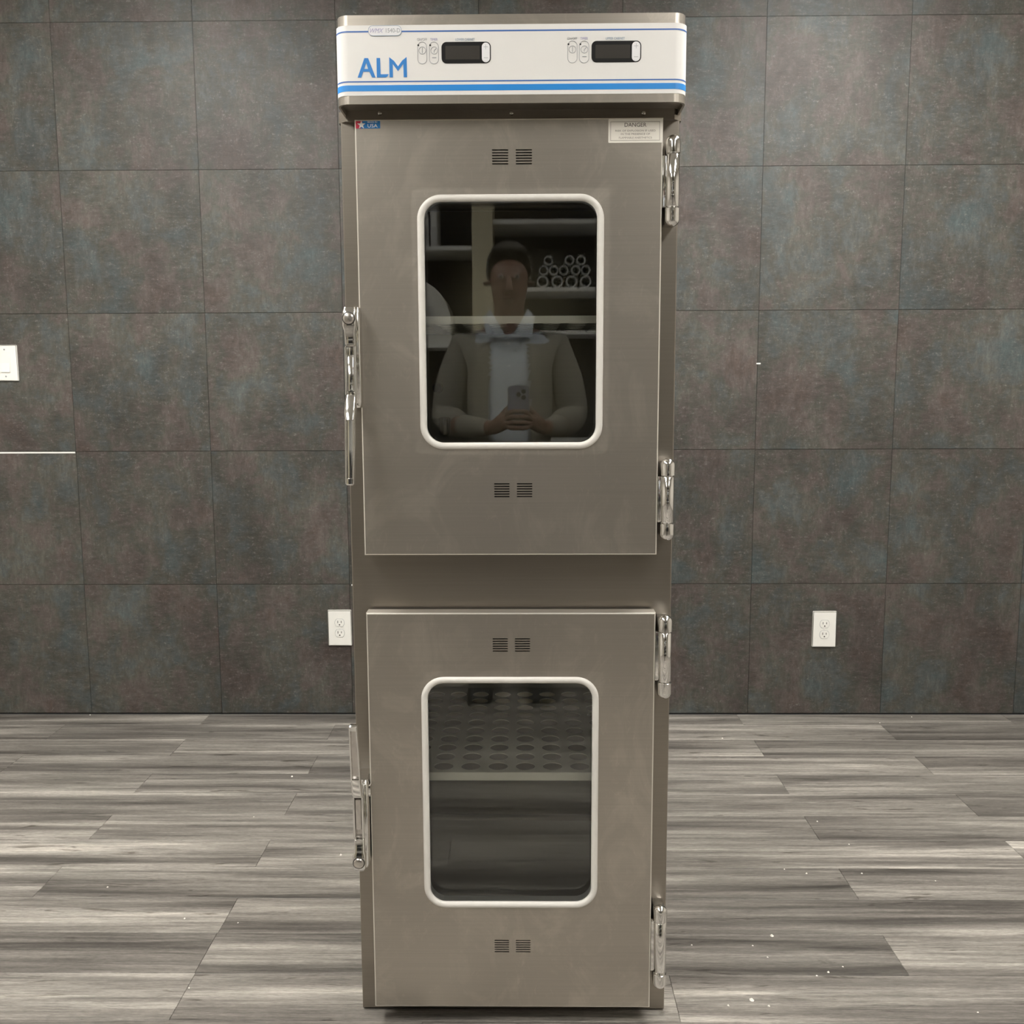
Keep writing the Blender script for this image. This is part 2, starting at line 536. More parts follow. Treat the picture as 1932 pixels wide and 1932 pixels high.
for k in range(k0, 12):
    y0 = Y_FIRST + k * PW
    y1 = min(y0 + PW, RY1)
    joins = A_JOIN if k % 2 else B_JOIN
    if k == 1:
        joins = [-2.7, -1.7, -0.699, 0.806, 1.806]
    xs = [RX0] + joins + [RX1]
    for xa, xb in zip(xs[:-1], xs[1:]):
        if xb - xa < 0.05:
            continue
        L, W = xb - xa - GAP, y1 - y0 - GAP
        if k >= -5:
            link('plank', plank_mesh(L, W), None, floor, ((xa + xb) / 2, (y0 + y1) / 2, 0))
        else:
            bm_box(rest, xa + GAP / 2, xb - GAP / 2, y0 + GAP / 2, y1 - GAP / 2, -0.006, 0)
o = link('planks_beyond', mesh_from(rest, 'planks_beyond'), 'plank', floor)
o['kind'] = 'stuff'

# --- back wall of square tiles
TS, TG = 0.5, 0.0006
wall_back = tag(box('wall_back', RX0, RX1, RY1 + 0.006, RY1 + 0.12, 0, CEIL, 'grout'), kind='structure')
X_T, Z_T = -1.6534, 0.0045
tile_cache = {}
def tile_mesh(W, H):
    key = (round(W, 3), round(H, 3))
    if key not in tile_cache:
        bm = bmesh.new()
        bm_box(bm, -W / 2, W / 2, 0, 0.006, -H / 2, H / 2)
        fr_ = [e for e in bm.edges if all(v.co.y < 1e-5 for v in e.verts)]
        bmesh.ops.bevel(bm, geom=fr_, offset=0.0013, segments=2, affect='EDGES')
        me = mesh_from(bm, 'tile')
        me.materials.append(M['tile'])
        tile_cache[key] = me
    return tile_cache[key]
for i in range(-3, 10):
    for j in range(-1, 6):
        x0, x1 = max(RX0, X_T + i * TS), min(RX1, X_T + (i + 1) * TS)
        z0, z1 = max(0.0, Z_T + j * TS), min(CEIL, Z_T + (j + 1) * TS)
        if x1 - x0 < 0.02 or z1 - z0 < 0.02:
            continue
        drop = 0.006 if (i < 0 and j == 1) else 0.0     # the tiles below the switch sit a little low: the joint gapes
        W, H = x1 - x0 - TG, z1 - z0 - TG - drop
        link('tile', tile_mesh(W, H), None, wall_back, ((x0 + x1) / 2, RY1, (z0 + z1 - drop) / 2))
box('joint_strip', RX0, X_T - 0.004, RY1 + 0.001, RY1 + 0.006, Z_T + 2 * TS - 0.0065, Z_T + 2 * TS - 0.0008, 'white', wall_back)
p = at(1431, 686, RY1)
box('paint_chip', p.x - 0.008, p.x + 0.008, RY1 - 0.001, RY1 + 0.001, p.z - 0.0025, p.z + 0.0025, 'white', wall_back, 0.0008)
p = at(664.5, 1104, RY1)
box('tile_corner_chip', p.x - 0.003, p.x + 0.003, RY1 - 0.001, RY1 + 0.002, p.z - 0.003, p.z + 0.003, 'white', wall_back, 0.0008)
# --- other walls, ceiling
tag(box('wall_left', RX0 - 0.1, RX0, RY0, RY1 + 0.12, 0, CEIL, 'paint'), kind='structure')
tag(box('wall_right', RX1, RX1 + 0.1, RY0, RY1 + 0.12, 0, CEIL, 'paint'), kind='structure')
tag(box('wall_front', RX0 - 0.1, RX1 + 0.1, RY0 - 0.1, RY0, 0, CEIL, 'paint'), kind='structure')
tag(box('ceiling', RX0 - 0.1, RX1 + 0.1, RY0 - 0.1, RY1 + 0.12, CEIL, CEIL + 0.1, 'ceilpaint'), kind='structure')

def ceiling_light(x, y, lab, mat, lx=0.6, ly=1.2):
    t = thing('ceiling_light', (x, y, CEIL), lab, 'ceiling light', 'ceiling lights')
    plate('frame', R(-lx / 2, lx / 2, -ly / 2, ly / 2), [R(-lx / 2 + 0.03, lx / 2 - 0.03, -ly / 2 + 0.03, ly / 2 - 0.03)], -0.03, 0.0, 'white', t, axis='z')
    link('diffuser', box_mesh('diffuser', -lx / 2 + 0.03, lx / 2 - 0.03, -ly / 2 + 0.03, ly / 2 - 0.03, -0.02, -0.004), mat, t)
ceiling_light(-1.40, 1.90, 'ceiling light panel above and to the left of the steel cabinet', 'lamp_near')
ceiling_light(1.28, 2.10, 'ceiling light panel above and to the right of the steel cabinet', 'lamp_near')
ceiling_light(-1.35, 0.30, 'added fill light panel on the left level with the photographer', 'lamp_fill')
ceiling_light(1.35, 0.30, 'added fill light panel on the right level with the photographer', 'lamp_fill')
ceiling_light(-1.35, -1.3, 'ceiling light panel on the left behind the photographer', 'lamp_far')
ceiling_light(1.35, -1.3, 'ceiling light panel on the right behind the photographer', 'lamp_far')

# ================================================================== WARMING CABINET
BX0, BX1, BY0, BY1 = -0.3225, 0.2755, 1.755, 2.385
BZ0, BZ1 = 0.004, 1.70
CX = (BX0 + BX1) / 2
DX0, DX1, DY = -0.2905, 0.2410, 1.712          # doors: left, right, front plane
DT = 0.031                                      # door thickness
cab = thing('warming_cabinet', (CX, (BY0 + BY1) / 2, 0), 'tall two-door stainless steel warming cabinet with white control hood', 'warming cabinet')
O = Vector(cab.location)

UP = dict(z0=0.9235, z1=1.6845, wx0=-0.1853, wx1=0.1411, wz0=1.1157, wz1=1.5589)
LO = dict(z0=0.0365, z1=0.8160, wx0=-0.1916, wx1=0.1384, wz0=0.2407, wz1=0.6953)
CAV = {'up': (-0.275, 0.228, 0.975, 1.655), 'lo': (-0.275, 0.228, 0.130, 0.775)}

# body: front sheet with two openings, outer skin, liners
hu = R(*CAV['up'])
hl = R(*CAV['lo'])
body = plate('cabinet_front', R(BX0, BX1, BZ0, BZ1), [hu, hl], BY0, BY0 + 0.012, 'steel_body', cab, O, 0.002, hole_chamfer=False)
bm = bmesh.new()
T = 0.012
bm_box(bm, BX0, BX0 + T, BY0 + 0.012, BY1, BZ0, BZ1)
side_l = link('side_panel', mesh_from(bm, 'side_panel'), 'steel_body', cab); side_l.data.transform(Matrix.Translation(-O))
box('side_panel', BX1 - T, BX1, BY0 + 0.012, BY1, BZ0, BZ1, 'steel_body', cab, O=O)
box('back_panel', BX0 + T, BX1 - T, BY1 - T, BY1, BZ0, BZ1, 'steel_body', cab, O=O)
box('base_panel', BX0 + T, BX1 - T, BY0 + 0.012, BY1 - T, BZ0, BZ0 + T, 'steel_body', cab, O=O)
def liner(name, c_):
    x0, x1, z0, z1 = c_
    y0, y1 = BY0 + 0.012, 2.335
    bm = bmesh.new()
    vs_ = [bm.verts.new(Vector(p) - O) for p in ((x0, y0, z0), (x1, y0, z0), (x1, y1, z0), (x0, y1, z0), (x0, y0, z1), (x1, y0, z1), (x1, y1, z1), (x0, y1, z1))]
    for q in ((0, 1, 2, 3), (4, 7, 6, 5), (1, 5, 6, 2), (2, 6, 7, 3), (3, 7, 4, 0)):
        bm.faces.new([vs_[i] for i in q])
    e = [e for e in bm.edges if not e.is_boundary]
    bmesh.ops.bevel(bm, geom=e, offset=0.012, segments=3, affect='EDGES')
    return link(name, mesh_from(bm, name, 40), 'steel_in', cab)
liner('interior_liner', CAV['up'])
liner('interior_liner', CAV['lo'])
for (x, y) in ((BX0 + 0.06, BY0 + 0.08), (BX1 - 0.06, BY0 + 0.08), (BX0 + 0.06, BY1 - 0.06), (BX1 - 0.06, BY1 - 0.06)):
    lathe('foot', [(0.02, 0.0), (0.022, 0.001), (0.022, 0.0035), (0.018, 0.004)], (x, y, 0), 'black', cab, O, n=16)

# shelves: perforated, with a folded front lip
def shelf(zt, yf, yb, lip, label=None):
    x0, x1 = CAV['up'][0] + 0.004, CAV['up'][1] - 0.004
    px, py, rr = 0.0538, 0.0500, 0.0192
    holes = []
    cx = (x0 + x1) / 2
    for i in range(9):
        for j in range(10):
            hx = -0.0245 - 0.0538 * 4 + 0.0269 + i * px - 0.0005
            hy = yf + 0.031 + j * py
            if x0 + 0.022 < hx < x1 - 0.022 and hy < yb - 0.022:
                holes.append(K(hx, hy, rr, 28))
    s = plate('shelf', R(x0, x1, yf, yb), holes, zt, zt - 0.0016, 'shelf', cab, O, axis='z')
    bmx = box_mesh('shelf_lip', x0, x1, yf - 0.0012, yf + 0.0008, zt - lip, zt + 0.0002, 0.0006)
    bmx.transform(Matrix.Translation(-O))
    link('shelf_lip', bmx, 'lip', s)
    b2 = box_mesh('shelf_back_lip', x0, x1, yb - 0.001, yb + 0.001, zt - 0.001, zt + 0.018)
    b2.transform(Matrix.Translation(-O))
    link('shelf_back_lip', b2, 'shelf', s)
    for xr in (x0 - 0.002, x1 - 0.006):
        rl = box_mesh('shelf_rail', xr, xr + 0.008, yf + 0.01, yb, zt - 0.016, zt - 0.0022)
        rl.transform(Matrix.Translation(-O))
        link('shelf_rail', rl, 'steel_in', s)
    return s
shelf(0.4845, 1.776, 2.31, 0.0165)
shelf(1.3555, 1.776, 2.31, 0.0135)
# sensor guard and knob on the back of the upper compartment
p = at(838, 805, 2.30)
lathe('sensor_guard', [(0.010, 0.0), (0.012, 0.004), (0.014, 0.036), (0.0145, 0.040), (0.009, 0.043), (0.0, 0.0435)], (p.x, 2.31, p.z - 0.02), 'chrome_worn', cab, O, n=14)
p = at(826, 732, 2.32)
lathe('sensor_knob', [(0.011, -0.02), (0.013, -0.014), (0.009, -0.006), (0.013, 0.004), (0.010, 0.012)], (p.x, 2.325, p.z), 'chrome', cab, O, axis='y', n=14)

# hinges, latches -------------------------------------------------
def hinge(x, zt, zb):
    zc, hh = (zt + zb) / 2, (zt - zb) / 2
    yb = 1.7135
    r = 0.0122
    rb = r * 0.96
    c_ = 0.033
    ctr = (x, yb, zc)
    base = box('hinge', x - 0.012, x + 0.0095, yb, BY0, zc - hh * 0.93, zc + hh * 0.90, 'chrome', cab, 0.003, O)
    lathe('barrel', [(rb * 0.8, -hh + c_ - 0.001), (rb, -hh + c_ + 0.001), (rb, hh - c_ - 0.001), (rb * 0.8, hh - c_ + 0.001)], ctr, 'chrome', base, O)
    for s in (1, -1):
        t0 = hh - c_ + 0.0012
        prof = [(r * 0.9, t0), (r * 1.06, t0 + 0.0012), (r * 1.06, hh - 0.012)]
        for i in range(1, 7):
            a = PI / 2 * i / 6
            prof.append((r * 1.06 * math.cos(a), hh - 0.012 + 0.012 * math.sin(a)))
        if s < 0:
            prof = [(q, -t) for q, t in prof]
        lathe('cap', prof, ctr, 'chrome', base, O)
    leaf = box('leaf', DX1 + 0.0005, x, DY + 0.004, DY + 0.013, zc - hh + c_, zc + hh - c_, 'chrome', base, 0.0015, O)
    return base
HX = 0.2588
for zt, zb in ((1.656, 1.502), (1.099, 0.9495), (0.812, 0.6535), (0.2465, 0.077)):
    hinge(HX, zt, zb)

def latch(xc, z_head, z_tip, worn):
    """lever latch; the head with the pivot at z_head, the grip ends at z_tip (works either way up)"""
    s = 1 if z_tip > z_head else -1
    Lh = abs(z_tip - z_head)
    Z = lambda t: z_head + s * t * Lh        # 0 head end .. 1 grip tip
    mt = 'chrome_worn' if worn else 'chrome'
    y0 = 1.668
    base = loft('latch', sorted([(Z(0.0), xc - 0.0105, xc + 0.0135, 1.690, BY0), (Z(0.03), xc - 0.0125, xc + 0.0155, 1.686, BY0), (Z(0.54), xc - 0.010, xc + 0.0150, 1.692, BY0), (Z(0.57), xc - 0.007, xc + 0.0125, 1.70, BY0)]), 'chrome', cab, O, 0.004)
    # head of the lever
    loft('lever_head', sorted([(Z(0.004), xc - 0.0095, xc + 0.0095, y0 + 0.006, 1.69), (Z(0.03), xc - 0.0120, xc + 0.0120, y0 + 0.001, 1.69), (Z(0.11), xc - 0.0120, xc + 0.0120, y0, 1.69), (Z(0.135), xc - 0.0100, xc + 0.0100, y0 + 0.004, 1.69), (Z(0.21), xc - 0.0095, xc + 0.0095, y0 + 0.006, 1.69), (Z(0.225), xc - 0.008, xc + 0.008, y0 + 0.012, 1.69)]), 'chrome', base, O, 0.004)
    lathe('pivot_ring', [(0.0113, 0.003), (0.0113, -0.0006), (0.0095, -0.0010), (0.0, -0.0010)], (xc, y0, Z(0.068)), 'slot', base, O, axis='y', n=24)
    lathe('pivot_cap', [(0.0098, 0.004), (0.0098, -0.0016), (0.0088, -0.0032), (0.006, -0.0042), (0.0, -0.0046)], (xc, y0, Z(0.068)), 'chrome_worn', base, O, axis='y', n=20)
    # recessed middle: web and two rails
    web_y = y0 + 0.014
    box('lever_web', xc - 0.0085, xc + 0.0085, web_y, 1.690, min(Z(0.215), Z(0.50)), max(Z(0.215), Z(0.50)), mt, base, 0.002, O)
    for sx in (-1, 1):
        xx = xc + sx * 0.0080
        loft('lever_rail', sorted([(Z(0.225), xx - 0.0018, xx + 0.0018, y0 + 0.006, 1.69), (Z(0.495), xx - 0.0018, xx + 0.0018, y0 + 0.004, 1.69)]), 'chrome', base, O, 0.0012)
    loft('lever_tongue', sorted([(Z(0.27), xc - 0.004, xc + 0.004, y0 + 0.011, 1.688), (Z(0.285), xc - 0.0055, xc + 0.0055, y0 + 0.007, 1.688), (Z(0.475), xc - 0.0055, xc + 0.0055, y0 + 0.006, 1.688), (Z(0.485), xc - 0.004, xc + 0.004, y0 + 0.01, 1.688)]), mt, base, O, 0.002)
    # elbow and grip
    loft('lever_elbow', sorted([(Z(0.495), xc - 0.0090, xc + 0.0088, y0 + 0.002, 1.69), (Z(0.53), xc - 0.0098, xc + 0.0092, y0 - 0.004, 1.686), (Z(0.60), xc - 0.0100, xc + 0.0088, y0 - 0.012, y0 + 0.008), (Z(0.635), xc - 0.0085, xc + 0.0080, y0 - 0.015, y0 + 0.003)]), 'chrome', base, O, 0.004)
    grip = loft('grip', sorted([(Z(0.63), xc - 0.0082, xc + 0.0080, y0 - 0.008, y0 + 0.002), (Z(0.80), xc - 0.0078, xc + 0.0078, y0 - 0.015, y0 - 0.005), (Z(0.97), xc - 0.0068, xc + 0.0072, y0 - 0.024, y0 - 0.014), (Z(1.0), xc - 0.006, xc + 0.0068, y0 - 0.027, y0 - 0.018)]), mt, base, O, 0.003)
    for sx in (-1, 1):
        loft('grip_rim', sorted([(Z(0.632), xc + sx * 0.0074 - 0.0013, xc + sx * 0.0074 + 0.0013, y0 - 0.0140, y0 - 0.004), (Z(0.80), xc + sx * 0.0070 - 0.0013, xc + sx * 0.0070 + 0.0013, y0 - 0.0195, y0 - 0.010), (Z(0.985), xc + sx * 0.0060 - 0.0013, xc + sx * 0.0060 + 0.0013, y0 - 0.0295, y0 - 0.018)]), 'chrome', base, O, 0.001)
    loft('grip_tip', sorted([(Z(0.965), xc - 0.0072, xc + 0.0075, y0 - 0.0285, y0 - 0.016), (Z(0.995), xc - 0.0070, xc + 0.0074, y0 - 0.0305, y0 - 0.018), (Z(1.003), xc - 0.0055, xc + 0.006, y0 - 0.0285, y0 - 0.020)]), 'chrome', base, O, 0.002)
    # keeper arm to the door edge
    zk = Z(0.53)
    box('strike', xc + 0.008, DX0 + 0.003, 1.700, 1.712, min(zk, Z(0.46)), max(zk, Z(0.46)), 'chrome', base, 0.001, O)
    return base
latch(-0.3010, 1.3655, 1.0595, False)
latch(-0.3070, 0.3330, 0.6270, True)

# doors -----------------------------------------------------------
def vent_rects(cx, zc):
    out_ = []
    for gx in (cx - 0.0205, cx + 0.0205):
        for i in range(6):
            z = zc + 0.0115 - i * 0.0046
            out_.append(R(gx - 0.0138, gx + 0.0138, z - 0.0011, z + 0.0011))
    return out_

def door(D, vz, frame_w=0.0125):
    win = R(D['wx0'] + 0.004, D['wx1'] - 0.004, D['wz0'] + 0.004, D['wz1'] - 0.004, 0.040)
    vcx = (D['wx0'] + D['wx1']) / 2 + 0.003
    holes = [win]
    for z in vz:
        holes += vent_rects(vcx, z)
    d = link('door', plate_mesh('door', R(DX0, DX1, D['z0'], D['z1']), holes, DY, DY + 0.0036, O, 0.0024, 'y', False, 1), 'steel', cab)
    d.data.materials.append(M['steel_edge'])
    # folded edge of the door skin and the dark core that closes the vents
    bm = bmesh.new()
    yb = DY + DT
    me = plate_mesh('door_edge', R(DX0, DX1, D['z0'], D['z1']), [R(DX0 + 0.002, DX1 - 0.002, D['z0'] + 0.002, D['z1'] - 0.002)], DY + 0.0030, yb, O)
    bm.free()
    link('door_edge', me, 'steel_side', d)
    wi = R(D['wx0'] + 0.004, D['wx1'] - 0.004, D['wz0'] + 0.004, D['wz1'] - 0.004, 0.040)
    plate('door_core', R(DX0 + 0.003, DX1 - 0.003, D['z0'] + 0.003, D['z1'] - 0.003), [wi], DY + 0.0052, yb - 0.001, 'black', d, O)  # coloured black to paint the shade inside the vent slots
    plate('door_gasket', R(DX0 + 0.012, DX1 - 0.012, D['z0'] + 0.012, D['z1'] - 0.012), [R(DX0 + 0.03, DX1 - 0.03, D['z0'] + 0.03, D['z1'] - 0.03)], yb - 0.001, BY0, 'black', d, O)
    # dulled band of old sealant around the window, then the white gasket
    plate('sealant_residue', R(D['wx0'] - 0.0095, D['wx1'] + 0.0095, D['wz0'] - 0.0095, D['wz1'] + 0.0095, 0.012, 4), [R(D['wx0'] + 0.003, D['wx1'] - 0.003, D['wz0'] + 0.003, D['wz1'] - 0.003, 0.040)], DY - 0.00012, DY + 0.0003, 'residue', d, O)
    hw = frame_w / 2
    loop = rrect(D['wx0'] + hw, D['wx1'] - hw, D['wz0'] + hw, D['wz1'] - hw, 0.036, 12)
    tube_loop('window_frame', (loop, DY + 0.001), hw, 0.0058, 'gasket', d, O, 14)
    x0, x1, z0, z1 = D['wx0'] + hw, D['wx1'] - hw, D['wz0'] + hw, D['wz1'] - hw
    plate('glass_pane', R(x0, x1, z0, z1, 0.036), [], DY + 0.0042, DY + 0.0043, 'glass', d, O)
    plate('glass_pane', R(x0 - 0.004, x1 + 0.004, z0 - 0.004, z1 + 0.004, 0.036), [], yb - 0.005, yb - 0.0049, 'glass', d, O)
    plate('glass_spacer', R(x0 - 0.002, x1 + 0.002, z0 - 0.002, z1 + 0.002, 0.036), [R(x0 + 0.0045, x1 - 0.0045, z0 + 0.0045, z1 - 0.0045, 0.032)], DY + 0.007, yb - 0.006, 'spacer', d, O)
    return d
z_v = [at(962, 296, DY).z, at(964, 925, DY).z]
d_up = door(UP, z_v)
z_v = [at(964, 1217, DY).z, at(964, 1785, DY).z]
d_lo = door(LO, z_v)
d_up['label'] = 'upper steel door with window, flag sticker and danger label'
d_lo['label'] = 'lower steel door with window showing the perforated shelf'

# stickers on the upper door
yS = DY - 0.0004
a, b_ = at(674, 228, DY), at(720.5, 243, DY)
zt, zb = a.z - 0.0006, b_.z + 0.0006
xs0, xs1 = DX0 + 0.0022, DX0 + 0.0022 + (b_.x - a.x)
xm = xs0 + 0.018
plate('sticker', R(xs0, xs1, zb, zt, 0.0008, 2), [], yS, DY + 0.0003, 'sticker_blue', d_up, O)
plate('sticker_red_field', Poly([(xs0, zb), (xs0 + 0.0085, zb), (xs0 + 0.0120, zt), (xs0, zt)]), [], yS - 0.0002, yS, 'red', d_up, O)
star = []
scx, scz = xs0 + 0.0098, (zb + zt) / 2 - 0.0002
for i in range(10):
    rr = 0.0075 if i % 2 == 0 else 0.0030
    star.append((scx + rr * math.sin(2 * PI * i / 10), scz + rr * math.cos(2 * PI * i / 10)))
plate('sticker_star', Poly(star), [], yS - 0.0005, yS - 0.0002, 'white', d_up, O)
text('sticker_lettering', 'USA', xs0 + 0.0205, zb + 0.0016, 0.0058, yS, 'white', d_up, O, width=0.0172, bold=0.006)
text('sticker_lettering', 'MADE IN', xs0 + 0.0205, zb + 0.0092, 0.0026, yS, 'white', d_up, O, width=0.0165, bold=0.006)
a, b_ = at(1148, 224.5, DY), at(1252, 269, DY)
lx0, lx1, lz0, lz1 = a.x, min(b_.x, DX1 - 0.0012), b_.z, min(a.z, UP['z1'] - 0.001)
plate('danger_label', R(lx0, lx1, lz0, lz1, 0.002, 4), [], yS, DY + 0.0003, 'label', d_up, O)
plate('danger_label_border', R(lx0 + 0.0035, lx1 - 0.0045, lz0 + 0.0035, lz1 - 0.0045), [R(lx0 + 0.0042, lx1 - 0.0052, lz0 + 0.0042, lz1 - 0.0052)], yS - 0.0002, yS, 'ink2', d_up, O)
lcx, lh = (lx0 + lx1) / 2, lz1 - lz0
text('danger_lettering', 'DANGER', lcx, lz1 - lh * 0.335, lh * 0.165, yS, 'ink', d_up, O, width=0.0375, align='CENTER')
for s_, wd, fr_ in (('RISK OF EXPLOSION IF USED', 0.069, 0.535), ('IN THE PRESENCE OF', 0.050, 0.675), ('FLAMMABLE ANESTHETICS', 0.0565, 0.83)):
    text('danger_lettering', s_, lcx, lz1 - lh * fr_, lh * 0.078, yS, 'ink2', d_up, O, width=wd, align='CENTER')

# control hood ----------------------------------------------------
HY = 1.675
HX0, HX1 = -0.3145, 0.2752
def hood_plan(ins=0.0, yb=BY1, r=0.022, n=8):
    x0, x1, y0 = HX0 + ins, HX1 - ins, HY + ins
    pts = [(x1, yb), (x0, yb)]
    rr = r - ins * 0.5
    for i in range(n + 1):
        a = PI + PI / 2 * i / n
        pts.append((x0 + rr + rr * math.cos(a), y0 + rr + rr * math.sin(a)))
    for i in range(n + 1):
        a = 1.5 * PI + PI / 2 * i / n
        pts.append((x1 - rr + rr * math.cos(a), y0 + rr + rr * math.sin(a)))
    return pts
Z_TOP, Z_PT, Z_PB, Z_LIP = 1.8414, 1.8246, 1.7128, 1.6992
hood = prism('control_hood', hood_plan(0.0022), 1.7085, Z_TOP, 'steel', cab, O)
hood['label'] = 'stainless steel control hood with white printed front'
lp_o, lp_i = hood_plan(0.0005), hood_plan(0.0040, BY1 - 0.003)
plate('hood_lip', Poly(lp_o), [Poly(lp_i)], Z_LIP, Z_PB, 'steel', hood, O, axis='z')
PB = 1.80                       # the printed overlay wraps the corners back to here
prism('control_panel', hood_plan(0.0, PB), Z_PB, Z_PT, 'panel', hood, O)
zs = lambda y: at(965, y, HY).z
def stripe(ya, yb_, mat):
    prism('stripe', hood_plan(-0.0003, PB), zs(yb_), zs(ya), mat, hood, O)
stripe(56.2, 58.9, 'navy')
stripe(151.0, 153.4, 'navy')
stripe(158.8, 170.2, 'blue')
# tapered underside and the screwed rail below
RY = 1.7460
def rail_plan(y0, ins):
    x0, x1 = BX0 - ins, BX1 + ins
    return [(x1, BY1 - 0.01), (x0, BY1 - 0.01), (x0, y0 + 0.014), (x0 + 0.014, y0), (x1 - 0.014, y0), (x1, y0 + 0.014)]
prism('hood_rail', rail_plan(RY, 0.0035), 1.6905, 1.7095, 'steel_body', hood, O, smooth=None)
for px in (717, 965, 1214):
    p = at(px, 214, RY)
    lathe('screw', [(0.0042, 0.0), (0.0042, -0.0012), (0.0034, -0.0026), (0.0018, -0.0034), (0.0, -0.0036)], (p.x, RY, p.z), 'chrome', hood, O, axis='y', n=14)

yP = HY - 0.0002
def hp(x, y):
    q = at(x, y, HY)
    return q.x, q.z
def cap_ring(name, px0, px1, py0, py1, mat, wd=0.0006, fill=None):
    (x0, z1), (x1, z0) = hp(px0, py0), hp(px1, py1)
    r = (x1 - x0) / 2
    if fill:
        plate(name.replace('_outline', ''), R(x0, x1, z0, z1, r), [], yP - 0.0003, yP + 0.0004, fill, hood, O)
    plate(name, R(x0, x1, z0, z1, r), [R(x0 + wd, x1 - wd, z0 + wd, z1 - wd, r - wd)], yP - 0.0005, yP + 0.0004, mat, hood, O)

# ALM logo, drawn as polygons (x, y in photo pixels relative to a 0..1 cap height)
lx, lzb = hp(675, 146.5)
_, lzt = hp(675, 110.0)
LH = lzt - lzb
def glyph(polys_outer, polys_holes, x):
    plate('logo_lettering', Poly([(x + px * LH, lzb + pz * LH) for px, pz in polys_outer]), [Poly([(x + px * LH, lzb + pz * LH) for px, pz in h]) for h in polys_holes], yP - 0.0005, yP + 0.0004, 'logo', hood, O)
glyph([(0.0, 0.0), (0.19, 0.0), (0.30, 0.30), (0.64, 0.30), (0.78, 0.0), (0.97, 0.0), (0.585, 1.0), (0.385, 1.0)], [[(0.365, 0.44), (0.575, 0.44), (0.475, 0.78)]], lx)
glyph([(0.0, 0.0), (0.48, 0.0), (0.56, 0.04), (0.64, 0.16), (0.22, 0.16), (0.20, 0.18), (0.19, 1.0), (0.0, 1.0)], [], lx + 1.045 * LH)
glyph([(0.0, 0.0), (0.18, 0.0), (0.18, 0.70), (0.46, 0.32), (0.76, 0.70), (0.77, 0.0), (0.95, 0.0), (0.94, 1.04), (0.70, 0.86), (0.47, 0.56), (0.26, 0.84), (0.0, 1.04)], [], lx + 1.735 * LH)
# model badge
(x0, z1), (x1, z0) = hp(694.5, 48.5), hp(758, 67.8)
plate('badge', R(x0, x1, z0, z1, 0.0078), [], yP - 0.0006, yP + 0.0004, 'button', hood, O)
plate('badge_rim', R(x0, x1, z0, z1, 0.0078), [R(x0 + 0.0007, x1 - 0.0007, z0 + 0.0007, z1 - 0.0007, 0.0071)], yP - 0.0008, yP + 0.0002, 'tealprint', hood, O)
bx, bz = hp(698.5, 62.5)
text('badge_lettering', 'WMX', bx, bz, 0.0070, yP - 0.0006, 'violetprint', hood, O, width=0.0225, shear=0.35)
text('badge_lettering', '1540-D', bx + 0.0262, bz + 0.0003, 0.0068, yP - 0.0006, 'greyprint', hood, O, width=0.0238)

